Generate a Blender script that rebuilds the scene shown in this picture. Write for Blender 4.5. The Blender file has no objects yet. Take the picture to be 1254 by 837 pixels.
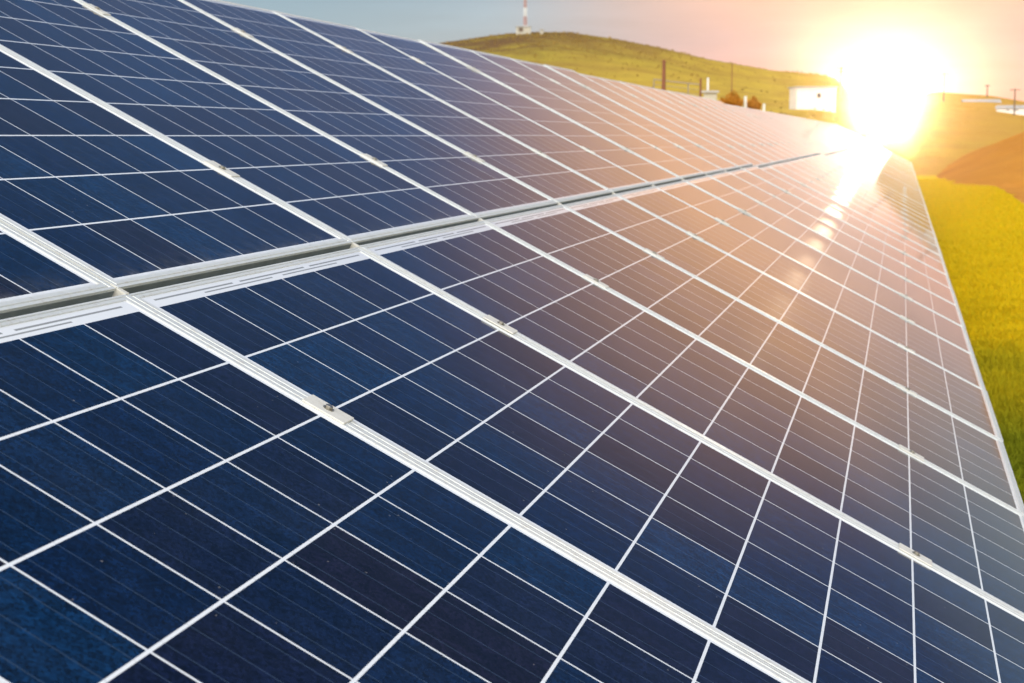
import bpy, math, random
import numpy as np
from mathutils import Vector, Matrix

random.seed(7)
rng = np.random.default_rng(7)
D = bpy.data
scn = bpy.context.scene
COL = scn.collection

# ------------------------------------------------------------------ camera
CAM = Vector((-1.0359, -1.0829, 0.2544))
RT = Vector((0.246480, -0.969148, 0.0)); UP = Vector((0.130037, 0.033072, 0.990957)); FW = Vector((0.960384, 0.244251, -0.134177))
cam = D.cameras.new("camera"); camo = D.objects.new("camera", cam); COL.objects.link(camo)
camo.matrix_world = Matrix(((RT.x, UP.x, -FW.x, CAM.x), (RT.y, UP.y, -FW.y, CAM.y), (RT.z, UP.z, -FW.z, CAM.z), (0, 0, 0, 1)))
cam.sensor_width = 36.0; cam.lens = 1861.2 / 1254 * 36; cam.clip_start = 0.02; cam.clip_end = 6000
cam.dof.use_dof = True; cam.dof.focus_distance = 2.5; cam.dof.aperture_fstop = 11.0
scn.camera = camo
FPX = 1861.2

def ray(px, py):
    d = FW * FPX + RT * (px - 627) - UP * (py - 418.5)
    return d.normalized()

# ------------------------------------------------------------------ world and sun
SUN_DIR = ray(1085, 145)
SUN_EL = math.asin(SUN_DIR.z); SUN_AZ = math.atan2(SUN_DIR.y, SUN_DIR.x)
world = D.worlds.new("World"); scn.world = world; world.use_nodes = True
nt = world.node_tree; nt.nodes.clear()

class G:
    """tiny helper to write node graphs as expressions"""
    def __init__(s, nt): s.nt = nt; s.x = 0
    def n(s, t, **kw):
        n = s.nt.nodes.new(t); s.x += 30; n.location = (s.x, 0)
        for k, v in kw.items(): setattr(n, k, v)
        return n
    def put(s, sock, v):
        if v is None: return
        if hasattr(v, "is_output") or isinstance(v, bpy.types.NodeSocket): s.nt.links.new(v, sock)
        else: sock.default_value = v
    def m(s, op, a, b=None, c=None, clamp=False):
        n = s.n("ShaderNodeMath", operation=op); n.use_clamp = clamp
        s.put(n.inputs[0], a); s.put(n.inputs[1], b); s.put(n.inputs[2], c)
        return n.outputs[0]
    def vm(s, op, a, b=None, out=0):
        n = s.n("ShaderNodeVectorMath", operation=op); s.put(n.inputs[0], a); s.put(n.inputs[1], b)
        return n.outputs[out]
    def mix(s, f, a, b, t="MIX"):
        n = s.n("ShaderNodeMix", data_type="RGBA", blend_type=t)
        s.put(n.inputs[0], f); s.put(n.inputs[6], a); s.put(n.inputs[7], b)
        return n.outputs[2]
    def ramp(s, f, stops, interp="LINEAR"):
        n = s.n("ShaderNodeValToRGB"); s.put(n.inputs[0], f); cr = n.color_ramp; cr.interpolation = interp
        while len(cr.elements) < len(stops): cr.elements.new(0.5)
        for e, (p, c) in zip(cr.elements, stops): e.position = p; e.color = (c[0], c[1], c[2], 1)
        return n.outputs[0]
    def noise(s, vec, scale, detail=4, rough=0.55, out=0):
        n = s.n("ShaderNodeTexNoise"); s.put(n.inputs["Vector"], vec); n.inputs["Scale"].default_value = scale
        n.inputs["Detail"].default_value = detail; n.inputs["Roughness"].default_value = rough
        return n.outputs[out]
    def mr(s, v, a, b, c=0.0, d=1.0, smooth=False):
        n = s.n("ShaderNodeMapRange"); n.clamp = True
        if smooth: n.interpolation_type = "SMOOTHSTEP"
        s.put(n.inputs[0], v)
        for i, q in zip((1, 2, 3, 4), (a, b, c, d)): n.inputs[i].default_value = q
        return n.outputs[0]

g = G(nt)
tc = g.n("ShaderNodeTexCoord"); vec = tc.outputs["Generated"]
sep = g.n("ShaderNodeSeparateXYZ"); g.put(sep.inputs[0], vec)
dx, dy, dz = sep.outputs
nish = g.n("ShaderNodeTexSky", sky_type="NISHITA"); nish.sun_disc = False
nish.sun_elevation = SUN_EL; nish.sun_rotation = math.pi / 2 - SUN_AZ; nish.dust_density = 0.6; nish.air_density = 0.8; nish.ozone_density = 2.0
ang = g.m("MULTIPLY", g.m("ARCCOSINE", g.m("MINIMUM", g.vm("DOT_PRODUCT", vec, tuple(SUN_DIR), out=1), 0.9999999)), 180 / math.pi)
def glow(k, amp, col):
    e = g.m("MULTIPLY", g.m("EXPONENT", g.m("MULTIPLY", ang, -1.0 / k)), amp)
    return g.vm("SCALE", col, None) if False else (e, col)
base = g.ramp(g.m("MAXIMUM", dz, 0.0), [(0.0, (0.26, 0.40, 0.50)), (0.08, (0.25, 0.40, 0.51)), (0.17, (0.035, 0.10, 0.28)), (0.45, (0.04, 0.12, 0.28)), (1.0, (0.06, 0.11, 0.26))])
# the warm part of the sky round the low sun
warm = g.ramp(g.m("MAXIMUM", dz, 0.0), [(0.0, (0.27, 0.26, 0.41)), (0.06, (0.36, 0.31, 0.40)), (0.13, (0.95, 0.50, 0.27))])
total = g.mix(g.mr(g.m("SUBTRACT", ang, g.m("MULTIPLY", dz, 14.0)), 14.5, 4.5, 0, 1, True), base, warm)
for k, amp, col in ((0.80, 10.0, (1.0, 0.84, 0.66)),):
    e = g.m("MULTIPLY", g.m("EXPONENT", g.m("MULTIPLY", ang, -1.0 / k)), amp)
    sc = g.n("ShaderNodeVectorMath", operation="SCALE"); sc.inputs[0].default_value = col; g.put(sc.inputs[3], e)
    total = g.vm("ADD", total, sc.outputs[0])
# fill light added as bright cloud behind the camera, and faint cirrus in front
cl = g.noise(vec, 3.0, 6, 0.6)
back = g.m("MULTIPLY", g.mr(dx, 0.15, -0.55, 0, 1, True), g.mr(dz, 0.0, 0.12, 0, 1, True))
back = g.m("MULTIPLY", back, g.mr(cl, 0.30, 0.62, 0.55, 1.25))
sc = g.n("ShaderNodeVectorMath", operation="SCALE"); sc.inputs[0].default_value = (2.9, 2.85, 2.75); g.put(sc.inputs[3], back)
total = g.vm("ADD", total, sc.outputs[0])
mp = g.n("ShaderNodeMapping"); g.put(mp.inputs[0], vec); mp.inputs["Scale"].default_value = (3, 3, 26)
cir = g.mr(g.noise(mp.outputs[0], 1.6, 5, 0.6), 0.42, 0.75, 0.97, 1.16)
sc = g.n("ShaderNodeVectorMath", operation="SCALE"); g.put(sc.inputs[0], total); g.put(sc.inputs[3], cir)
bg1 = g.n("ShaderNodeBackground"); g.put(bg1.inputs[0], sc.outputs[0]); bg1.inputs[1].default_value = 1.0
bg2 = g.n("ShaderNodeBackground"); g.put(bg2.inputs[0], nish.outputs[0]); bg2.inputs[1].default_value = 0.05
ad = g.n("ShaderNodeAddShader"); g.put(ad.inputs[0], bg1.outputs[0]); g.put(ad.inputs[1], bg2.outputs[0])
wo = g.n("ShaderNodeOutputWorld"); g.put(wo.inputs[0], ad.outputs[0])

sl = D.lights.new("sun", "SUN"); sl.energy = 2.6; sl.color = (1.0, 0.78, 0.50); sl.angle = math.radians(0.6)
slo = D.objects.new("sun", sl); COL.objects.link(slo)
slo.rotation_euler = (-SUN_DIR).to_track_quat("-Z", "Y").to_euler()

scn.view_settings.view_transform = "Standard"; scn.view_settings.look = "None"
scn.view_settings.exposure = 0.0; scn.view_settings.gamma = 1.0; scn.view_settings.use_curve_mapping = False
scn.render.engine = "CYCLES"
cy = scn.cycles
cy.max_bounces = 6; cy.diffuse_bounces = 2; cy.glossy_bounces = 3; cy.transmission_bounces = 2; cy.volume_bounces = 0; cy.transparent_max_bounces = 6
cy.use_denoising = True; cy.caustics_reflective = False; cy.caustics_refractive = False
cy.sample_clamp_indirect = 6.0

# ------------------------------------------------------------------ helpers
def tag(o, label=None, cat=None, group=None, kind=None):
    if label: o["label"] = label
    if cat: o["category"] = cat
    if group: o["group"] = group
    if kind: o["kind"] = kind
    return o

def empty(name, loc=(0, 0, 0), rot=(0, 0, 0)):
    o = D.objects.new(name, None); o.empty_display_size = 0.2; COL.objects.link(o)
    o.location = loc; o.rotation_euler = rot
    return o

class MB:
    def __init__(s): s.v = []; s.f = []
    def add(s, vs, fs):
        b = len(s.v); s.v += [tuple(v) for v in vs]; s.f += [tuple(b + i for i in f) for f in fs]; return s
    def box(s, a, b):
        (x0, y0, z0), (x1, y1, z1) = a, b
        return s.add([(x0, y0, z0), (x1, y0, z0), (x1, y1, z0), (x0, y1, z0), (x0, y0, z1), (x1, y0, z1), (x1, y1, z1), (x0, y1, z1)],
                     [(0, 3, 2, 1), (4, 5, 6, 7), (0, 1, 5, 4), (1, 2, 6, 5), (2, 3, 7, 6), (3, 0, 4, 7)])
    def bar(s, p, q, w, h=None, up=(0, 0, 1)):
        p = Vector(p); q = Vector(q); h = h or w
        d = (q - p).normalized(); u = Vector(up)
        if abs(d.dot(u)) > 0.98: u = Vector((1, 0, 0))
        r = d.cross(u).normalized(); u = r.cross(d)
        vs = [e + r * (sx * w / 2) + u * (sz * h / 2) for e in (p, q) for sx, sz in ((-1, -1), (1, -1), (1, 1), (-1, 1))]
        return s.add(vs, [(0, 1, 2, 3), (7, 6, 5, 4), (0, 4, 5, 1), (1, 5, 6, 2), (2, 6, 7, 3), (3, 7, 4, 0)])
    def tube(s, p, q, r0, r1=None, n=10):
        p = Vector(p); q = Vector(q); r1 = r0 if r1 is None else r1
        d = (q - p).normalized(); u = Vector((0, 0, 1)) if abs(d.z) < 0.9 else Vector((1, 0, 0))
        a = d.cross(u).normalized(); b = d.cross(a)
        vs = [c + (a * math.cos(t) + b * math.sin(t)) * r for c, r in ((p, r0), (q, r1)) for t in [2 * math.pi * i / n for i in range(n)]]
        fs = [(i, (i + 1) % n, n + (i + 1) % n, n + i) for i in range(n)] + [tuple(range(n))[::-1], tuple(range(n, 2 * n))]
        return s.add(vs, fs)
    def mesh(s, name, mat, smooth=False, bevel=0):
        me = D.meshes.new(name); me.from_pydata(s.v, [], s.f); me.materials.append(mat)
        import bmesh
        bm = bmesh.new(); bm.from_mesh(me)
        if bevel: bmesh.ops.bevel(bm, geom=list(bm.edges), offset=bevel, segments=1, affect="EDGES")
        bmesh.ops.recalc_face_normals(bm, faces=bm.faces)
        bm.to_mesh(me); bm.free()
        if smooth:
            for p in me.polygons: p.use_smooth = True
        return me
    def build(s, name, mat, parent=None, **k):
        return link(name, s.mesh(name, mat, **k), parent)

def link(name, me, parent=None):
    o = D.objects.new(name, me); COL.objects.link(o)
    if parent: o.parent = parent
    return o

def np_mesh(name, co, quads, mat, smooth=False):
    me = D.meshes.new(name); me.vertices.add(len(co)); me.vertices.foreach_set("co", np.asarray(co, dtype=np.float32).ravel())
    k = quads.shape[1]; n = len(quads)
    me.loops.add(n * k); me.loops.foreach_set("vertex_index", quads.astype(np.int32).ravel())
    me.polygons.add(n); me.polygons.foreach_set("loop_start", np.arange(0, n * k, k, dtype=np.int32))
    me.polygons.foreach_set("loop_total", np.full(n, k, dtype=np.int32))
    me.polygons.foreach_set("use_smooth", np.full(n, smooth))
    me.update(); me.validate(); me.materials.append(mat)
    return me

def new_mat(name):
    m = D.materials.new(name); m.use_nodes = True; n = m.node_tree
    b = n.nodes["Principled BSDF"]; return m, G(n), b

def simple(name, col, rough=0.5, metal=0.0, var=0.12, scale=8.0, bump=0.0, spec=0.5):
    m, g, b = new_mat(name)
    t = g.n("ShaderNodeTexCoord").outputs["Object"]
    nz = g.noise(t, scale, 5, 0.6)
    g.put(b.inputs["Base Color"], g.mix(g.mr(nz, 0.3, 0.7), tuple(c * (1 - var) for c in col) + (1,), tuple(min(1, c * (1 + var)) for c in col) + (1,)))
    g.put(b.inputs["Roughness"], g.mr(g.noise(t, scale * 2.3, 3), 0.3, 0.7, max(0, rough - 0.08), min(1, rough + 0.08)))
    b.inputs["Metallic"].default_value = metal; b.inputs["Specular IOR Level"].default_value = spec
    if bump:
        bn = g.n("ShaderNodeBump"); bn.inputs["Strength"].default_value = bump; g.put(bn.inputs["Height"], nz); g.put(b.inputs["Normal"], bn.outputs[0])
    return m

# ------------------------------------------------------------------ materials
PITCH = 0.1585
CELLX = 6 * PITCH            # 0.951 wide array
MARG_B = 0.025               # outer bottom edge to first cell
MOD_L = 0.041 + 10 * PITCH + MARG_B
SEAM = 1.01388               # column pitch
MOD_W = SEAM - 0.005

def cell_material():
    m, g, b = new_mat("solar_cells_under_glass")
    t = g.n("ShaderNodeTexCoord").outputs["Object"]
    s = g.n("ShaderNodeSeparateXYZ"); g.put(s.inputs[0], t); X, Y, Z = s.outputs
    rnd = g.n("ShaderNodeObjectInfo").outputs["Random"]
    cx = g.m("DIVIDE", g.m("ADD", X, CELLX / 2), PITCH); cyy = g.m("DIVIDE", g.m("SUBTRACT", Y, MARG_B), PITCH)
    fx = g.m("FRACT", cx); fy = g.m("FRACT", cyy)
    ax = g.m("ABSOLUTE", g.m("SUBTRACT", fx, 0.5)); ay = g.m("ABSOLUTE", g.m("SUBTRACT", fy, 0.5))
    inx = g.m("LESS_THAN", g.m("ABSOLUTE", g.m("SUBTRACT", cx, 3.0)), 3.0); iny = g.m("LESS_THAN", g.m("ABSOLUTE", g.m("SUBTRACT", cyy, 5.0)), 5.0)
    inside = g.m("MULTIPLY", inx, iny)
    lx = g.m("LESS_THAN", ax, 0.5 - 0.0017 / PITCH); ly = g.m("LESS_THAN", ay, 0.5 - 0.0022 / PITCH)
    cell = g.m("MULTIPLY", inside, g.m("MULTIPLY", lx, ly))
    ix = g.m("FLOOR", cx); iy = g.m("FLOOR", cyy)
    cv = g.n("ShaderNodeCombineXYZ"); g.put(cv.inputs[0], ix); g.put(cv.inputs[1], iy); g.put(cv.inputs[2], g.m("MULTIPLY", rnd, 97.0))
    wn = g.n("ShaderNodeTexWhiteNoise", noise_dimensions="3D"); g.put(wn.inputs["Vector"], cv.outputs[0])
    col = g.ramp(wn.outputs["Value"], [(0.0, (0.0016, 0.0065, 0.026)), (0.22, (0.0012, 0.0095, 0.031)), (0.38, (0.0035, 0.0060, 0.020)), (0.55, (0.0055, 0.0046, 0.012)), (0.70, (0.0026, 0.0080, 0.026)), (0.88, (0.0020, 0.0165, 0.048)), (1.0, (0.0012, 0.0100, 0.032))])
    # polycrystalline grain, offset per cell
    off = g.vm("ADD", t, g.vm("MULTIPLY", cv.outputs[0], (1.37, 2.11, 0.73)))
    vo = g.n("ShaderNodeTexVoronoi"); g.put(vo.inputs["Vector"], off); vo.inputs["Scale"].default_value = 300.0
    gr = g.n("ShaderNodeSeparateColor"); g.put(gr.inputs[0], vo.outputs["Color"])
    vo2 = g.n("ShaderNodeTexVoronoi"); g.put(vo2.inputs["Vector"], g.vm("MULTIPLY", off, (1.0, 0.62, 1.0))); vo2.inputs["Scale"].default_value = 95.0
    gr2 = g.n("ShaderNodeSeparateColor"); g.put(gr2.inputs[0], vo2.outputs["Color"])
    fl = g.mr(gr2.outputs[1], 0, 1, 0.72, 1.35)
    grain = g.m("MULTIPLY", fl, g.m("MULTIPLY", g.mr(gr.outputs[0], 0, 1, 0.45, 1.65), g.mr(g.noise(off, 22.0, 3), 0.3, 0.7, 0.82, 1.2)))
    sc = g.n("ShaderNodeVectorMath", operation="SCALE"); g.put(sc.inputs[0], col); g.put(sc.inputs[3], grain)
    col = sc.outputs[0]
    # three tabbing ribbons per cell
    bx = g.m("ABSOLUTE", g.m("SUBTRACT", g.m("FRACT", g.m("MULTIPLY", fx, 3.0)), 0.5))
    bus = g.m("LESS_THAN", bx, 0.0105)
    col = g.mix(g.m("MULTIPLY", bus, 0.75), col, (0.055, 0.085, 0.13, 1))
    # thin printed fingers read as a faint tint only; darker rim of each cell
    rim = g.m("MAXIMUM", g.mr(ax, 0.478, 0.4895), g.mr(ay, 0.478, 0.4875))
    col = g.mix(g.m("MULTIPLY", rim, 0.35), col, (0.002, 0.003, 0.006, 1))
    # white backsheet with the grey cross ribbons at the upper end
    wl = g.m("MULTIPLY", g.m("MULTIPLY", bus, inx), g.m("MULTIPLY", iny, 1.0))
    back = g.mix(g.m("MULTIPLY", wl, 0.55), (0.80, 0.80, 0.78, 1), (0.38, 0.38, 0.36, 1))
    yt = MARG_B + 10 * PITCH
    def seg(y0, y1, ranges):
        bnd = g.m("MULTIPLY", g.m("GREATER_THAN", Y, yt + y0), g.m("LESS_THAN", Y, yt + y1)); acc = None
        for a, c in ranges:
            q = g.m("MULTIPLY", g.m("GREATER_THAN", cx, a), g.m("LESS_THAN", cx, c)); acc = q if acc is None else g.m("MAXIMUM", acc, q)
        return g.m("MULTIPLY", bnd, acc)
    rib = g.m("MAXIMUM", seg(0.0145, 0.0185, [(0.12, 1.9), (2.08, 3.92), (4.1, 5.86)]), seg(0.0062, 0.0095, [(1.12, 2.86), (3.16, 4.9)]))
    back = g.mix(rib, back, (0.30, 0.30, 0.28, 1))
    col = g.mix(cell, back, col)
    # dust: a thin veil, specks and a few dried drops
    d1 = g.mr(g.noise(t, 5.0, 6, 0.65), 0.40, 0.75, 0.0, 0.012)
    sp = g.n("ShaderNodeTexVoronoi"); g.put(sp.inputs["Vector"], g.vm("ADD", t, g.vm("MULTIPLY", rnd, (3.0, 5.0, 0.0)))); sp.inputs["Scale"].default_value = 55.0
    low = g.m("MULTIPLY", g.m("EXPONENT", g.m("MULTIPLY", g.m("SUBTRACT", Y, MARG_B - 0.006), -55.0)), g.mr(g.noise(t, 26.0, 5, 0.65), 0.40, 0.70, 0.0, 0.30))
    d1 = g.m("ADD", d1, low)
    spk = g.m("MULTIPLY", g.m("LESS_THAN", sp.outputs["Distance"], 0.075), g.m("GREATER_THAN", g.noise(t, 30.0, 2), 0.60))
    col = g.mix(g.m("ADD", d1, g.m("MULTIPLY", spk, 0.35), clamp=True), col, (0.42, 0.38, 0.32, 1))
    g.put(b.inputs["Base Color"], col)
    b.inputs["Sheen Weight"].default_value = 0.13; b.inputs["Sheen Roughness"].default_value = 0.20; b.inputs["Sheen Tint"].default_value = (1.0, 0.86, 0.72, 1)
    b.inputs["IOR"].default_value = 1.30
    b.inputs["Specular IOR Level"].default_value = 0.5
    g.put(b.inputs["Roughness"], g.mr(g.noise(t, 9.0, 5, 0.6), 0.3, 0.7, 0.036, 0.046))
    return m

M_CELL = cell_material()

def alu(name, col, rough, metal):
    m, g, b = new_mat(name)
    t = g.n("ShaderNodeTexCoord").outputs["Object"]
    mp = g.n("ShaderNodeMapping"); g.put(mp.inputs[0], t); mp.inputs["Scale"].default_value = (6, 6, 40)
    a = g.noise(mp.outputs[0], 9.0, 6, 0.65); a2 = g.noise(t, 60.0, 4, 0.7)
    c1 = g.mix(g.mr(a, 0.35, 0.68), tuple(c * 0.93 for c in col) + (1,), tuple(col) + (1,))
    c2 = g.mix(g.m("MULTIPLY", g.mr(a2, 0.54, 0.72), 0.42), c1, (0.40, 0.33, 0.24, 1))
    g.put(b.inputs["Base Color"], c2); b.inputs["Metallic"].default_value = metal
    g.put(b.inputs["Roughness"], g.mr(a2, 0.3, 0.7, rough - 0.06, rough + 0.08))
    bn = g.n("ShaderNodeBump"); bn.inputs["Strength"].default_value = 0.08; bn.inputs["Distance"].default_value = 0.001; g.put(bn.inputs["Height"], a); g.put(b.inputs["Normal"], bn.outputs[0])
    return m
M_FRAME = alu("anodised_aluminium", (0.73, 0.73, 0.67), 0.45, 0.2)
M_CLAMP = alu("clamp_aluminium", (0.76, 0.72, 0.61), 0.5, 0.1)
M_STEEL = simple("galvanised_steel", (0.42, 0.44, 0.44), 0.45, 0.6, 0.15, 14)
M_BOLT = simple("weathered_bolt_steel", (0.36, 0.33, 0.27), 0.4, 0.8, 0.2, 60)
M_BACK = simple("white_backsheet", (0.72, 0.72, 0.70), 0.5)
M_RUST = simple("rust_brown_post_paint", (0.22, 0.075, 0.03), 0.7, 0, 0.2, 3)
M_WHITE = simple("white_paint", (0.78, 0.76, 0.70), 0.6, 0, 0.06, 1.5)
M_CREAM = simple("weathered_cream_render", (0.50, 0.45, 0.34), 0.7, 0, 0.15, 2)
M_RED = simple("signal_red_paint", (0.55, 0.36, 0.32), 0.6, 0, 0.1, 1.5)
M_ROOF = simple("dull_grey_roofing", (0.45, 0.42, 0.38), 0.7, 0, 0.1, 2)
M_GAP_SHADE = simple("dark_green_gap_shade", (0.15, 0.17, 0.155), 0.6, 0, 0.2, 12)  # dark tone imitating the shade between the panel rows
M_DARK = simple("dark_window_glass", (0.03, 0.035, 0.04), 0.15)
M_WOOD = simple("weathered_timber", (0.16, 0.11, 0.07), 0.8, 0, 0.2, 5)
M_WIRE = simple("fence_wire", (0.35, 0.28, 0.2), 0.5, 0.5)

def foliage(name, c1, c2, trans=0.5, scale=2.0, coord="Object", glare_gold=None):
    m = D.materials.new(name); m.use_nodes = True; g = G(m.node_tree); m.node_tree.nodes.clear()
    t = g.n("ShaderNodeTexCoord").outputs[coord]
    col = g.mix(g.mr(g.noise(t, scale, 5, 0.7), 0.35, 0.65), c1 + (1,), c2 + (1,))
    if glare_gold:
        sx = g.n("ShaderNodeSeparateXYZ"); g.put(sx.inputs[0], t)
        dd = g.mr(g.m("ADD", sx.outputs[0], g.m("MULTIPLY", g.noise(t, 0.5, 3), 6.0)), 10.0, 17.0, 0, 1, True)  # farther blades turn gold, sun glare put into their colour
        col = g.mix(dd, col, glare_gold + (1,))
    rn = g.n("ShaderNodeNewGeometry").outputs["Random Per Island"]
    col = g.mix(g.m("MULTIPLY", rn, 0.45), col, tuple(min(1, c * 1.9) for c in c2) + (1,))
    df = g.n("ShaderNodeBsdfDiffuse"); g.put(df.inputs[0], col)
    tr = g.n("ShaderNodeBsdfTranslucent"); g.put(tr.inputs[0], g.mix(0.5, col, tuple(min(1, c * 2.2) for c in c2) + (1,)))
    mx = g.n("ShaderNodeMixShader"); mx.inputs[0].default_value = trans; g.put(mx.inputs[1], df.outputs[0]); g.put(mx.inputs[2], tr.outputs[0])
    o = g.n("ShaderNodeOutputMaterial"); g.put(o.inputs[0], mx.outputs[0]); return m
M_GRASS = foliage("meadow_grass", (0.12, 0.16, 0.012), (0.24, 0.24, 0.012), 0.40, 1.1, glare_gold=(0.92, 0.58, 0.008))
M_SHRUB = foliage("scrub_leaves", (0.32, 0.22, 0.06), (0.42, 0.28, 0.08), 0.5, 0.5)
M_SHRUB2 = foliage("rust_coloured_bush_leaves", (0.40, 0.17, 0.02), (0.52, 0.24, 0.03), 0.45, 0.8)

def ground_mat():
    m, g, b = new_mat("meadow_ground")
    t = g.n("ShaderNodeTexCoord").outputs["Object"]
    n1 = g.noise(t, 0.35, 6, 0.65); n2 = g.noise(t, 9.0, 5, 0.7)
    c = g.ramp(n1, [(0.3, (0.20, 0.18, 0.012)), (0.5, (0.30, 0.24, 0.015)), (0.7, (0.42, 0.30, 0.02))])
    c = g.mix(g.mr(n2, 0.35, 0.7, 0, 0.6), c, (0.10, 0.09, 0.012, 1))
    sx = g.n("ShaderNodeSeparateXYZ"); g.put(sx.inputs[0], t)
    c = g.mix(g.m("MULTIPLY", g.mr(sx.outputs[0], 9.0, 18.0, 0, 1, True), 0.85), c, (0.88, 0.54, 0.015, 1))  # gold tint away from the camera paints in the low sun's glare
    g.put(b.inputs["Base Color"], c); b.inputs["Roughness"].default_value = 0.95; b.inputs["Specular IOR Level"].default_value = 0.1
    bn = g.n("ShaderNodeBump"); bn.inputs["Strength"].default_value = 0.6; bn.inputs["Distance"].default_value = 0.05; g.put(bn.inputs["Height"], n2); g.put(b.inputs["Normal"], bn.outputs[0])
    return m
def hill_mat():
    m, g, b = new_mat("hillside_grass_and_scrub")
    t = g.n("ShaderNodeTexCoord").outputs["Object"]
    n1 = g.noise(t, 0.024, 6, 0.6); n2 = g.noise(t, 0.14, 7, 0.7)
    mp = g.n("ShaderNodeMapping"); g.put(mp.inputs[0], t); mp.inputs["Scale"].default_value = (1.0, 0.25, 1.0)
    n3 = g.noise(mp.outputs[0], 0.044, 4, 0.6)
    c = g.mix(g.mr(n1, 0.35, 0.65), (0.35, 0.275, 0.04, 1), (0.46, 0.34, 0.05, 1))
    c = g.mix(g.mr(g.noise(t, 0.55, 6, 0.7), 0.40, 0.62, 0, 0.55), c, (0.18, 0.13, 0.03, 1))
    c = g.mix(g.mr(n3, 0.48, 0.56, 0, 0.85), c, (0.19, 0.11, 0.04, 1))
    c = g.mix(g.mr(n2, 0.50, 0.66, 0, 0.7), c, (0.18, 0.11, 0.04, 1))
    sx = g.n("ShaderNodeSeparateXYZ"); g.put(sx.inputs[0], t)
    c = g.mix(g.m("MULTIPLY", g.mr(g.m("ADD", sx.outputs[2], g.m("MULTIPLY", n1, 8.0)), 14.5, 19.5, 0, 1, True), g.mr(n2, 0.38, 0.54, 0.15, 1.0)), c, (0.17, 0.095, 0.04, 1))
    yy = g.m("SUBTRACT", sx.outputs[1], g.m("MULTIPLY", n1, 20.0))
    glare_gold = g.mix(g.mr(n2, 0.40, 0.66), (0.66, 0.44, 0.06, 1), (0.50, 0.30, 0.05, 1))
    c = g.mix(g.mr(yy, 62.0, 12.0, 0, 0.9, True), c, glare_gold)  # brighter gold on the sunward side, painted in place of a glare veil
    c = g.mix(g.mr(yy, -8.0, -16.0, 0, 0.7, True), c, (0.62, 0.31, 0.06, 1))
    g.put(b.inputs["Base Color"], c); b.inputs["Roughness"].default_value = 0.95; b.inputs["Specular IOR Level"].default_value = 0.05
    bn = g.n("ShaderNodeBump"); bn.inputs["Strength"].default_value = 0.7; bn.inputs["Distance"].default_value = 2.0; g.put(bn.inputs["Height"], n2); g.put(b.inputs["Normal"], bn.outputs[0])
    return m
def soil_mat():
    m, g, b = new_mat("bare_reddish_soil")
    t = g.n("ShaderNodeTexCoord").outputs["Object"]
    n1 = g.noise(t, 0.25, 7, 0.65)
    c = g.mix(g.mr(n1, 0.3, 0.7), (0.52, 0.19, 0.025, 1), (0.66, 0.28, 0.04, 1))
    g.put(b.inputs["Base Color"], c); b.inputs["Roughness"].default_value = 0.95; b.inputs["Specular IOR Level"].default_value = 0.1
    bn = g.n("ShaderNodeBump"); bn.inputs["Strength"].default_value = 0.8; bn.inputs["Distance"].default_value = 0.2; g.put(bn.inputs["Height"], g.noise(t, 1.5, 6)); g.put(b.inputs["Normal"], bn.outputs[0])
    return m
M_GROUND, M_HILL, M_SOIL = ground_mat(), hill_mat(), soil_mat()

# ------------------------------------------------------------------ terrain
GZ = -1.50
R0, R1 = 70.0, 300.0
def azel(px, py):
    d = ray(px, py); return math.degrees(math.atan2(d.y, d.x)), d.z / math.hypot(d.x, d.y)
sky = [(-900, 152), (-300, 148), (100, 135), (300, 104), (450, 68), (543, 52), (600, 43.5), (645, 38.5), (700, 39.5), (750, 47), (800, 57), (870, 74), (940, 87),
       (1000, 92), (1020, 96), (1036, 108), (1050, 134), (1060, 162), (1085, 168), (1108, 162), (1122, 130), (1134, 114), (1146, 112), (1180, 115), (1215, 117), (1254, 124), (1400, 136), (1700, 146), (2300, 150)]  # dip shaped into the unseen skyline so the low sun clears the hill
A = sorted(azel(*p) for p in sky)
AZ = np.array([a for a, _ in A]); EL = np.array([e for _, e in A])
def elev(az):
    az = (np.asarray(az, float) + 180) % 360 - 180
    return np.where((az < AZ[0]) | (az > AZ[-1]), 0.010, np.interp(az, AZ, EL))
def ripple(x, y):
    return (np.sin(x * 0.031 + 1.3) * np.sin(y * 0.027 + 0.4) * 1.2 + np.sin(x * 0.083 + y * 0.051) * 0.45 + np.sin(x * 0.19 - y * 0.23 + 2) * 0.18)
def height(r, az, x, y):
    H = elev(az) * R1 + CAM.z
    t = np.clip((r - R0) / (R1 - R0), 0, 1)
    s = t ** 0.95 * (1 - 0.18 * np.sin(np.pi * t))
    h = GZ + (H - GZ) * s
    h = h - np.clip(r - R1, 0, None) * 0.05
    return h + 0.5 * ripple(x * 2, y * 2) * np.clip(t * 3, 0, 1) * np.clip((1.03 - t) * 8, 0, 1)
def hz(x, y):
    r = math.hypot(x - CAM.x, y - CAM.y); return float(height(r, math.degrees(math.atan2(y - CAM.y, x - CAM.x)), x, y))
def polar(name, radii, mat):
    az = np.concatenate([np.arange(-24, 36, 0.2), np.arange(36, 336, 2.0)])
    r, a = np.meshgrid(radii, np.radians(az), indexing="ij")
    x = CAM.x + r * np.cos(a); y = CAM.y + r * np.sin(a); z = height(r, np.degrees(a), x, y)
    co = np.stack([x, y, z], -1).reshape(-1, 3); n, m = len(radii), len(az)
    i, j = np.meshgrid(np.arange(n - 1), np.arange(m), indexing="ij"); j2 = (j + 1) % m
    q = np.stack([i * m + j, (i + 1) * m + j, (i + 1) * m + j2, i * m + j2], -1).reshape(-1, 4)
    o = link(name, np_mesh(name, co, q, mat, True)); tag(o, kind="structure"); return o
polar("ground", np.array([0.01, 5, 20, 50, R0]), M_GROUND)
polar("hill", np.concatenate([np.linspace(R0, R1, 60), [308, 325, 350]]), M_HILL)

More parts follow.
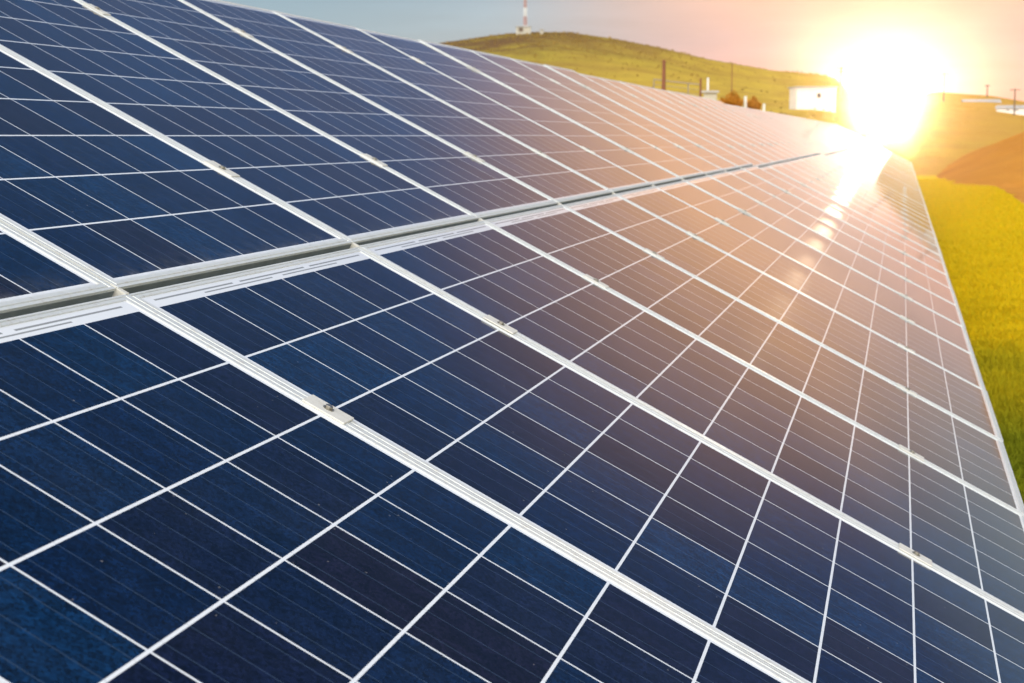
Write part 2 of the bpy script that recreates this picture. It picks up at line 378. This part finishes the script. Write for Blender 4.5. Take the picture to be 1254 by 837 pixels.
def sheet(name, pts, z, mat):
    me = D.meshes.new(name); me.from_pydata([(x, y, z) for x, y in pts], [], [tuple(range(len(pts)))]); me.materials.append(mat)
    return tag(link(name, me), kind="structure")
def gp(px, py, z=GZ):
    d = ray(px, py); t = (z - CAM.z) / d.z; return (CAM.x + d.x * t, CAM.y + d.y * t)
edge = [gp(1150, 205), gp(1160, 212), gp(1172, 217), gp(1190, 221), gp(1206, 225), gp(1222, 232), gp(1236, 241), gp(1252, 252), gp(1275, 268), gp(1330, 300)]
soft = []
for i in range(len(edge) - 1):
    for k in range(6):
        t = k / 6; soft.append((edge[i][0] * (1 - t) + edge[i + 1][0] * t + rng.normal(0, 0.45), edge[i][1] * (1 - t) + edge[i + 1][1] * t + rng.normal(0, 0.16)))
sheet("ploughed_field", soft + [(18, -12), (30, -40), (85, -30), (92, -9), (84, -4.2)], GZ + 0.02, M_SOIL)

# earth bank at the right, beyond the ploughed field
def bank():
    n = 60; xs = np.linspace(0, 1, n); ys = np.linspace(-1, 1, n)
    co = []
    c = gp(1330, 180)
    cx_, cy_ = CAM.x + 76, CAM.y - 20.5
    for a in xs:
        for b_ in ys:
            X = cx_ + (a - 0.5) * 44; Y = cy_ + b_ * 19.0
            prof = max(0.0, 1 - abs(b_) ** 1.5) ** 1.0 * math.sin(math.pi * a) ** 0.7
            co.append((X, Y, GZ - 0.05 + prof * 6.0 + 0.28 * math.sin(X * 0.9 + Y * 0.7) * prof + 0.16 * math.sin(X * 2.1 - Y * 1.9) * prof + 0.07 * random.random()))
    co = np.array(co); i, j = np.meshgrid(np.arange(n - 1), np.arange(n - 1), indexing="ij")
    q = np.stack([i * n + j, (i + 1) * n + j, (i + 1) * n + j + 1, i * n + j + 1], -1).reshape(-1, 4)
    tag(link("earth_bank", np_mesh("earth_bank", co, q, M_SOIL, True)), kind="structure")
bank()

# grass: bent blades, one object
def grass():
    xs, ys, hs = [], [], []
    for x0, x1, n, h in ((4.5 - 1.5, 9, 36000, 0.055), (9, 16, 42000, 0.065), (16, 28, 42000, 0.065), (28, 62, 42000, 0.07)):
        x = rng.uniform(x0, x1, n); y = -1.05 - rng.random(n) * (0.5 + 0.125 * (x + 2))
        xs.append(x); ys.append(y); hs.append(np.full(n, h))
    # thinner, ragged growth spreading away from the array and back beside the camera
    n = 60000; x = rng.uniform(0.5, 62, n) ** 1.0; y = -1.0 - rng.exponential(3.2, n); m = y > -16
    xs.append(x[m]); ys.append(y[m]); hs.append(np.full(m.sum(), 0.06))
    n = 30000; x = 0.5 + rng.exponential(4.0, n); y = -1.0 - rng.exponential(1.8, n); m = (y > -16) & (x < 60)
    xs.append(x[m]); ys.append(y[m]); hs.append(np.full(m.sum(), 0.055))
    x = np.concatenate(xs); y = np.concatenate(ys); h = np.concatenate(hs)
    ex = np.array([e[0] for e in edge]); ey = np.array([e[1] for e in edge]); o = np.argsort(ex)
    lim = np.interp(x, ex[o], ey[o]); keep = ~((y < lim) & (x > ex.min()))
    x, y, h = x[keep], y[keep], h[keep]
    def vnoise(x, y, s):
        gx, gy = (x + 5) * s, (y + 20) * s; i, j = gx.astype(int), gy.astype(int); fx, fy = gx - i, gy - j
        T = np.random.default_rng(3).random((512, 512)); q = lambda a, b: T[a % 512, b % 512]
        fx, fy = fx * fx * (3 - 2 * fx), fy * fy * (3 - 2 * fy)
        return (q(i, j) * (1 - fx) + q(i + 1, j) * fx) * (1 - fy) + (q(i, j + 1) * (1 - fx) + q(i + 1, j + 1) * fx) * fy
    clump = 0.25 + 0.8 * vnoise(x, y, 3.3) + 0.5 * vnoise(x, y, 9.1) + rng.random(len(x)) * 0.5
    h = h * np.clip(clump, 0.35, 1.7); n = len(x)
    th = rng.uniform(0, 2 * np.pi, n); w = 0.0028 + 0.00035 * np.clip(x, 0, 40); lean = rng.normal(0, 0.35, (n, 2)) * h[:, None]
    ux, uy = np.cos(th) * w, np.sin(th) * w
    z0 = np.full(n, GZ)
    v = np.empty((n, 5, 3))
    v[:, 0] = np.stack([x - ux, y - uy, z0], -1); v[:, 1] = np.stack([x + ux, y + uy, z0], -1)
    v[:, 2] = np.stack([x + ux * .8 + lean[:, 0] * .35, y + uy * .8 + lean[:, 1] * .35, z0 + h * .6], -1)
    v[:, 3] = np.stack([x - ux * .8 + lean[:, 0] * .35, y - uy * .8 + lean[:, 1] * .35, z0 + h * .6], -1)
    v[:, 4] = np.stack([x + lean[:, 0], y + lean[:, 1], z0 + h], -1)
    b = np.arange(n)[:, None] * 5
    tri = np.concatenate([b + np.array([0, 1, 2]), b + np.array([0, 2, 3]), b + np.array([3, 2, 4])])
    tag(link("grass", np_mesh("grass", v.reshape(-1, 3), tri, M_GRASS)), "short yellow-green grass on the ground beside the panels", "grass", kind="stuff")
grass()

# ------------------------------------------------------------------ solar array
TH = math.radians(27.051); CT, ST = math.cos(TH), math.sin(TH)
def W(u, s, n): return Vector((u, s * CT - n * ST, s * ST + n * CT))

def frame_mesh():
    w, l = MOD_W, MOD_L
    side, top, bot = (MOD_W - CELLX) / 2 - 0.0085, 0.013, 0.019
    prof = [(0.30, -0.0400), (0.0, -0.0400), (0.0, 0.0020), (0.30, 0.0020), (0.33, 0.0004), (0.45, 0.0004), (0.48, 0.0020), (0.94, 0.0020), (1.0, 0.0012), (1.0, -0.0045)]
    mb = MB(); vs = []
    for t, z in prof:
        a = -w / 2 + side * t; c = w / 2 - side * t; b0 = bot * t; b1 = l - top * t
        vs += [(a, b0, z), (c, b0, z), (c, b1, z), (a, b1, z)]
    fs = []
    for i in range(len(prof) - 1):
        for k in range(4):
            fs.append((i * 4 + k, i * 4 + (k + 1) % 4, i * 4 + 4 + (k + 1) % 4, i * 4 + 4 + k))
    mb.add(vs, fs); me = D.meshes.new("frame"); me.from_pydata(mb.v, [], mb.f); me.materials.append(M_FRAME)
    # outward orientation
    me.flip_normals()
    return me
FRAME = frame_mesh()
sideW = (MOD_W - CELLX) / 2 - 0.0085 - 0.0003
GLASS = MB().add([(-MOD_W / 2 + sideW, 0.0187, 0), (MOD_W / 2 - sideW, 0.0187, 0), (MOD_W / 2 - sideW, MOD_L - 0.0127, 0), (-MOD_W / 2 + sideW, MOD_L - 0.0127, 0)], [(0, 1, 2, 3)])
glass_me = D.meshes.new("cell_glass"); glass_me.from_pydata(GLASS.v, [], GLASS.f); glass_me.materials.append(M_CELL)
GAP_SHADE_ME = MB().box((-MOD_W / 2 + 0.004, -0.0013, -0.0385), (MOD_W / 2 - 0.004, -0.0001, -0.0022)).mesh("gap_shade_strip", M_GAP_SHADE)  # added dark strip standing in for shade on the frame's lower side
BACK_ME = MB().box((-MOD_W / 2 + sideW, 0.0187, -0.0044), (MOD_W / 2 - sideW, MOD_L - 0.0127, -0.0010)).mesh("backsheet", M_BACK)
JBOX_ME = MB().box((-0.055, MOD_L - 0.16, -0.026), (0.055, MOD_L - 0.05, -0.0046)).mesh("junction_box", M_DARK, bevel=0.003)

ONES = "zeroth first second third fourth fifth sixth seventh eighth ninth tenth eleventh twelfth thirteenth fourteenth fifteenth sixteenth seventeenth eighteenth nineteenth".split()
TENS = {20: ("twentieth", "twenty"), 30: ("thirtieth", "thirty"), 40: ("fortieth", "forty"), 50: ("fiftieth", "fifty"), 60: ("sixtieth", "sixty")}
def ordinal(n):
    if n < 20: return ONES[n]
    t, o = n // 10 * 10, n % 10
    return TENS[t][0] if o == 0 else TENS[t][1] + "-" + ONES[o]

TABLES = [(-2, 11, 0.0, 0.0, 0.0), (11, 21, 0.03, -0.018, -0.012), (21, 31, 0.06, -0.050, -0.035), (31, 41, 0.09, -0.050, -0.035), (41, 51, 0.12, -0.06, -0.04), (51, 61, 0.15, -0.06, -0.04)]
LOW_S = -(10 * PITCH) - MARG_B       # outer bottom edge of the lower row
UPP_S = 0.0800 - MARG_B              # outer bottom edge of the upper row

def seam_u(k, tb): return k * SEAM + tb[2]

first = None
for tb in TABLES:
    for c in range(tb[0], tb[1]):
        for row, s0, dn in (("lower", LOW_S, 0.0), ("upper", UPP_S, 0.002)):
            s = s0 + tb[3] + rng.normal(0, 0.0008); n = dn + tb[4] + rng.normal(0, 0.0009)
            loc = W(seam_u(c, tb) + SEAM / 2 + rng.normal(0, 0.0010), s, n)
            rot = (TH + rng.normal(0, 0.0006), rng.normal(0, 0.0003), 0)
            e = empty("solar_panel", loc, rot)
            if c >= 0: lab = "blue solar panel in the %s row, %s from the foreground" % (row, ordinal(c + 1))
            else: lab = "solar panel of the %s row outside the photo's left edge, %s" % (row, "nearer" if c == -1 else "farther")
            tag(e, lab, "solar panel", "solar panels of the tilted array")
            link("frame", FRAME, e); link("cell_glass", glass_me, e)
            if row == "upper": link("gap_shade_strip", GAP_SHADE_ME, e)
            if c < 12:
                bk = link("backsheet", BACK_ME, e); link("junction_box", JBOX_ME, bk)

# mid clamps over the seams and small brackets in the gap between the rows
CL = MB().box((-0.0215, -0.036, 0.0022), (0.0215, 0.036, 0.0052)).mesh("clamp_plate", M_CLAMP, bevel=0.0007)
CB = MB().box((-0.0018, -0.036, -0.034), (0.0018, 0.036, 0.0021)).mesh("clamp_web", M_CLAMP)
BM = MB().tube((0, 0, 0.0053), (0, 0, 0.0105), 0.0062, n=6).mesh("bolt", M_BOLT, bevel=0.0005)
WS = MB().tube((0, 0, 0.0052), (0, 0, 0.0062), 0.0088, n=16).mesh("washer", M_BOLT)
BR = MB().box((-0.006, -0.0155, -0.030), (0.006, 0.0025, 0.0028)).box((-0.006, 0.0025, 0.0022), (0.006, 0.014, 0.0040)).mesh("gap_bracket", M_CLAMP, bevel=0.0004)
for tb in TABLES[:3]:
    for k in range(tb[0] + 1, tb[1]):
        u = seam_u(k, tb)
        if k < 1: continue
        if k > 26: continue
        for row, s0 in (("lower", LOW_S), ("upper", UPP_S)):
            for j, where in ((8, "upper"), (2, "lower")):
                s = s0 + MARG_B + j * PITCH + tb[3] + rng.normal(0, 0.004)
                e = empty("panel_clamp", W(u, s, tb[4] + (0.002 if row == "upper" else 0)), (TH, 0, rng.normal(0, 0.012)))
                tag(e, "pale aluminium clamp, %s one on the %s seam of the %s panel row" % (where, ordinal(k), row), "clamp", "clamps holding the panels at the seams")
                link("clamp_plate", CL, e); link("clamp_web", CB, e); b_ = link("bolt", BM, e); link("washer", WS, b_)
        e = link("gap_bracket", BR); e.location = W(u + 0.004, UPP_S - 0.0005, tb[4]); e.rotation_euler = (TH, 0, 0)
        tag(e, "small cream bracket in the gap between the rows at the %s seam" % ordinal(k), "bracket", "brackets in the gap between the rows")

# steel racks carrying the panels
for ti, tb in enumerate(TABLES):
    u0, u1 = seam_u(tb[0], tb) + 0.01, seam_u(tb[1], tb) - 0.015
    e = empty("mounting_rack", W((u0 + u1) / 2, LOW_S + 0.3, 0).to_tuple()[:2] + (GZ,))
    names = ["nearest the camera", "second from the camera", "third from the camera", "fourth from the camera", "fifth from the camera", "farthest from the camera"]
    tag(e, "galvanised steel rack under the tilted panels, %s" % names[ti], "rack", "steel racks under the panels")
    o = Vector(e.location)
    def loc(p): return Vector(p) - o
    for s0 in (LOW_S, UPP_S):
        for j in (2, 8):
            s = s0 + MARG_B + j * PITCH + tb[3]; n = tb[4] - 0.060
            MB().bar(loc(W(u0, s, n)), loc(W(u1, s, n)), 0.045, 0.036, up=W(0, 0, 1)).build("purlin", M_STEEL, e)
    k = max(3, int((u1 - u0) / 2.4)); 
    for i in range(k + 1):
        u = u0 + 0.3 + (u1 - u0 - 0.6) * i / k; n = tb[4] - 0.110
        MB().bar(loc(W(u, LOW_S + 0.15, n)), loc(W(u, UPP_S + 1.5, n)), 0.05, 0.06, up=W(0, 0, 1)).build("rafter", M_STEEL, e)
        for s in (LOW_S + 0.45, UPP_S + 1.15):
            p = W(u, s, n - 0.03); MB().bar(loc(p), loc((p.x, p.y, GZ - 0.1)), 0.07, 0.07).build("post", M_STEEL, e)

# ------------------------------------------------------------------ far things
def at(px, r, dz_=0.0):
    """ground point in the direction of a picture column, r metres away"""
    d = ray(px, 160); a = math.atan2(d.y, d.x); x, y = CAM.x + r * math.cos(a), CAM.y + r * math.sin(a)
    return Vector((x, y, hz(x, y) + dz_)), a

# lattice mast on the hilltop, hut at its foot
p, a = at(643, 298)
e = empty("lattice_mast", p - Vector((0, 0, 0.3)), (0, 0, a + 0.5))
tag(e, "tall red and white lattice radio mast on top of the hill", "mast")
nS = 16; hS = 1.7
for i in range(nS):
    mb = MB(); w0 = max(0.13, 0.24 - 0.02 * i); w1 = max(0.13, 0.24 - 0.02 * (i + 1)); z0, z1 = i * hS, (i + 1) * hS - 0.01
    if i == 0: w0 = 0.5
    c0 = [(-w0, -w0), (w0, -w0), (w0, w0), (-w0, w0)]; c1 = [(-w1, -w1), (w1, -w1), (w1, w1), (-w1, w1)]
    for q in range(4):
        q2 = (q + 1) % 4
        mb.bar((*c0[q], z0), (*c1[q], z1), 0.13); mb.bar((*c1[q], z1), (*c1[q2], z1), 0.07)
        mb.bar((*c0[q], z0), (*c1[q2], z1), 0.06); mb.bar((*c0[q2], z0), (*c1[q], z1), 0.06)
    mb.build("mast_section", M_WHITE if i % 2 == 0 else M_RED, e)
MB().tube((0, 0, nS * hS), (0, 0, nS * hS + 4), 0.08).build("antenna", M_STEEL, e)

def hut(name, p, a, w, d, h, label, cat, roof="flat", wins=0, door=True):
    e = empty(name, p, (0, 0, a)); tag(e, label, cat)
    wl = MB().box((-d / 2, -w / 2, -3.0), (d / 2, w / 2, h)).build("wall", M_CREAM if name in ("mast_hut", "equipment_cabin", "meter_box") else M_WHITE, e)
    if roof == "flat": MB().box((-d / 2 - 0.15, -w / 2 - 0.15, h + 0.003), (d / 2 + 0.15, w / 2 + 0.15, h + 0.14)).build("roof", M_ROOF, e)
    else: MB().add([(-d / 2 - .2, -w / 2 - .2, h + .003), (d / 2 + .2, -w / 2 - .2, h + .003), (d / 2 + .2, w / 2 + .2, h + .003), (-d / 2 - .2, w / 2 + .2, h + .003), (0, -w / 2 - .2, h + w * 0.12), (0, w / 2 + .2, h + w * 0.12)],
                   [(0, 1, 4), (3, 5, 2), (0, 4, 5, 3), (1, 2, 5, 4), (0, 3, 2, 1)]).build("roof", M_ROOF, e)
    for i in range(wins):
        y = -w / 2 + w * (i + 1) / (wins + 1.3)
        MB().box((-d / 2 - 0.02, y - 0.2, h * 0.55), (-d / 2 - 0.002, y + 0.2, h * 0.75)).build("window", M_DARK, e)
    if door: MB().box((-d / 2 - 0.03, w / 2 - 1.3, 0.0), (-d / 2 - 0.002, w / 2 - 0.5, min(2.0, h * .85))).build("door", M_WOOD, e)
    return e
p, a = at(641, 296); p.z += 0.35; hut("mast_hut", p, a, 2.8, 1.6, 0.9, "low white hut at the foot of the radio mast", "hut")
p, a = at(663, 296); hut("equipment_cabin", p, a, 0.6, 0.6, 0.8, "tiny white cabin to the right of the mast on the hilltop", "cabin", door=False)

# white building seen over the panels
def top_h(py, r): return CAM.z + r * (165 - py) / FPX
p, a = at(994, 170); hut("white_building", p, a + 0.25, 4.3, 3.2, top_h(109, 170) - p.z, "white flat-roofed building beyond the upper panel edge, left of the sun", "building", wins=1, door=False)
p, a = at(1238, 230); hut("long_shed", p, a - 0.1, 3.9, 3.0, top_h(134, 230) - p.z, "low white shed at the right edge below the skyline", "shed", "gable", wins=2, door=False)
p, a = at(1200, 262); hut("farm_building", p, a + 0.1, 5.6, 4.0, top_h(128, 262) - p.z, "long pale farm building on the slope right of the sun", "building", "gable", wins=3, door=False)

def pole(px, py_top, r, rad, label, mat=M_WOOD, arms=1, name="utility_pole", cat="pole", group=None, lean=0.0):
    p, a = at(px, r); h = top_h(py_top, r) - p.z
    e = empty(name, p, (0, 0, a)); tag(e, label, cat, group)
    MB().tube((0, 0, -0.3), (0, lean * h, h), rad, rad * 0.7).build("shaft", mat, e)
    for i in range(arms):
        z = h * (0.94 - 0.10 * i)
        MB().bar((-0.12 * 0, -h * 0.10 - 0.3, z), (0, h * 0.10 + 0.3, z), rad * 0.9, rad * 0.9).build("crossarm", mat, e)
    return e
pole(812, 75, 112, 0.17, "rust-brown post standing left of the white post behind the panels", M_RUST, 0, "fence_post", "post")
pole(866, 96, 108, 0.10, "thick white post with a box at its foot behind the panels", M_WHITE, 0, "gate_post", "post")
p, a = at(869, 106); hut("meter_box", p + Vector((0, 0, 0)), a, 0.9, 0.6, top_h(114, 106) - p.z, "small white box at the foot of the white post", "box", door=False)
pole(857, 97, 108.6, 0.10, "thin brown post right beside the white post", M_RUST, 0, "fence_post", "post")
pole(1028, 84, 240, 0.14, "utility pole rising behind the white building's right side", M_WOOD, 2)
pole(1154, 92, 260, 0.12, "first utility pole to the right of the sun", M_WOOD, 1)
pole(1207, 107, 285, 0.12, "middle utility pole of the three right of the sun", M_WOOD, 1)
pole(1241, 111, 210, 0.11, "utility pole at the far right edge of the photo", M_WOOD, 1)
pole(895, 80, 150, 0.06, "thin bare pole behind the rust-coloured bush", M_RUST, 0)
pole(912, 118, 112, 0.14, "short white post right of the rust-coloured bush", M_WHITE, 0, "fence_post", "post")
pole(935, 127, 112, 0.12, "lowest short white post near the white building", M_WHITE, 0, "fence_post", "post")

# wire fence between the posts
pts = [at(x, 112)[0] for x in (800, 812, 827, 842, 857)]
e = empty("wire_fence", pts[0]); tag(e, "wire fence with pale rails running to the brown post behind the panels", "fence")
for hh, rr in ((top_h(110, 112) - pts[0].z, 0.025), (top_h(104, 112) - pts[0].z, 0.025), (top_h(98, 112) - pts[0].z, 0.05)):
    mb = MB()
    for i in range(len(pts) - 1): mb.tube(pts[i] - pts[0] + Vector((0, 0, hh)), pts[i + 1] - pts[0] + Vector((0, 0, hh)), rr, n=6)
    mb.build("rail", M_WIRE, e)
for q in (0, 1, 3): MB().tube(pts[q] - pts[0] + Vector((0, 0, -.2)), pts[q] - pts[0] + Vector((0, 0, top_h(98, 112) - pts[0].z)), 0.05, n=6).build("post", M_WIRE, e)

# bushes: leaf clusters on stems
def leaf_cluster(n, R, zs=0.8, size=0.1):
    d = rng.normal(size=(n, 3)); d /= np.linalg.norm(d, axis=1)[:, None]
    lob = 0.75 + 0.25 * np.sin(d[:, 0] * 4 + 1) * np.cos(d[:, 1] * 5) + 0.12 * np.sin(d[:, 2] * 9)
    c = d * (R * lob * rng.random(n) ** 0.45)[:, None]; c[:, 2] = c[:, 2] * zs + R * zs
    a = rng.normal(size=(n, 3)); a /= np.linalg.norm(a, axis=1)[:, None]; b = np.cross(a, d); b /= np.linalg.norm(b, axis=1)[:, None] + 1e-9
    s = size * rng.uniform(0.6, 1.4, n)[:, None]
    v = np.stack([c - a * s, c + b * s * 0.6, c + a * s, c - b * s * 0.6], 1).reshape(-1, 3)
    return v, np.arange(n * 4).reshape(-1, 4)
for px, r, R, lab in ((897, 112, 0.95, "rust-coloured bush between the white post and the white building"),
                      (922, 114, 0.75, "lower rust-coloured bush right of the short white post"),
                      (884, 112, 0.6, "smallest rust-coloured bush close to the white post")):
    p, a = at(px, r); p.z = max(p.z, top_h(130, r) - R); e = empty("bush", p); tag(e, lab, "bush", "rust-coloured bushes behind the panels")
    v, q = leaf_cluster(1500, R, 1.0, 0.10); link("foliage", np_mesh("foliage", v, q, M_SHRUB2), e)
    mb = MB()
    for i in range(4): mb.tube((0, 0, -2.0), (random.uniform(-.3, .3), random.uniform(-.3, .3), R), 0.035, 0.012, 6)
    mb.build("stem", M_WOOD, e)

# scrub covering the hill: one object
def scrub():
    V, Q = [], []; n0 = 0
    for i in range(1500):
        if i < 900: px = random.gauss(690, 85); r = R1 - abs(random.gauss(0, 28)) - 2
        elif i < 1200: px = random.uniform(540, 1030); r = R1 - random.uniform(0, 5)
        else: px = random.uniform(520, 1030); r = random.uniform(110, 295)
        p, a = at(px, r); R = random.uniform(0.08, 0.24)
        v, q = leaf_cluster(26, R, 0.7, R * 0.38); V.append(v + np.array(p)); Q.append(q + n0); n0 += len(v)
    tag(link("scrub", np_mesh("scrub", np.concatenate(V), np.concatenate(Q), M_SHRUB)), "dried brown scrub scattered over the grassy hill", "scrub", kind="stuff")
scrub()

# ------------------------------------------------------------------ haze
hm = D.materials.new("haze_air"); hm.use_nodes = True; hn = hm.node_tree; hn.nodes.clear()
pv = hn.nodes.new("ShaderNodeVolumePrincipled"); pv.inputs["Color"].default_value = (1.0, 0.70, 0.50, 1)
pv.inputs["Density"].default_value = 6.5e-5; pv.inputs["Anisotropy"].default_value = 0.975
ho = hn.nodes.new("ShaderNodeOutputMaterial"); hn.links.new(pv.outputs[0], ho.inputs["Volume"])
hb = MB().box((-370, -370, -12), (370, 370, 52)).build("haze", hm); tag(hb, kind="stuff")
hb["label"] = "warm evening haze filling the air around the sun"; hb["category"] = "haze"
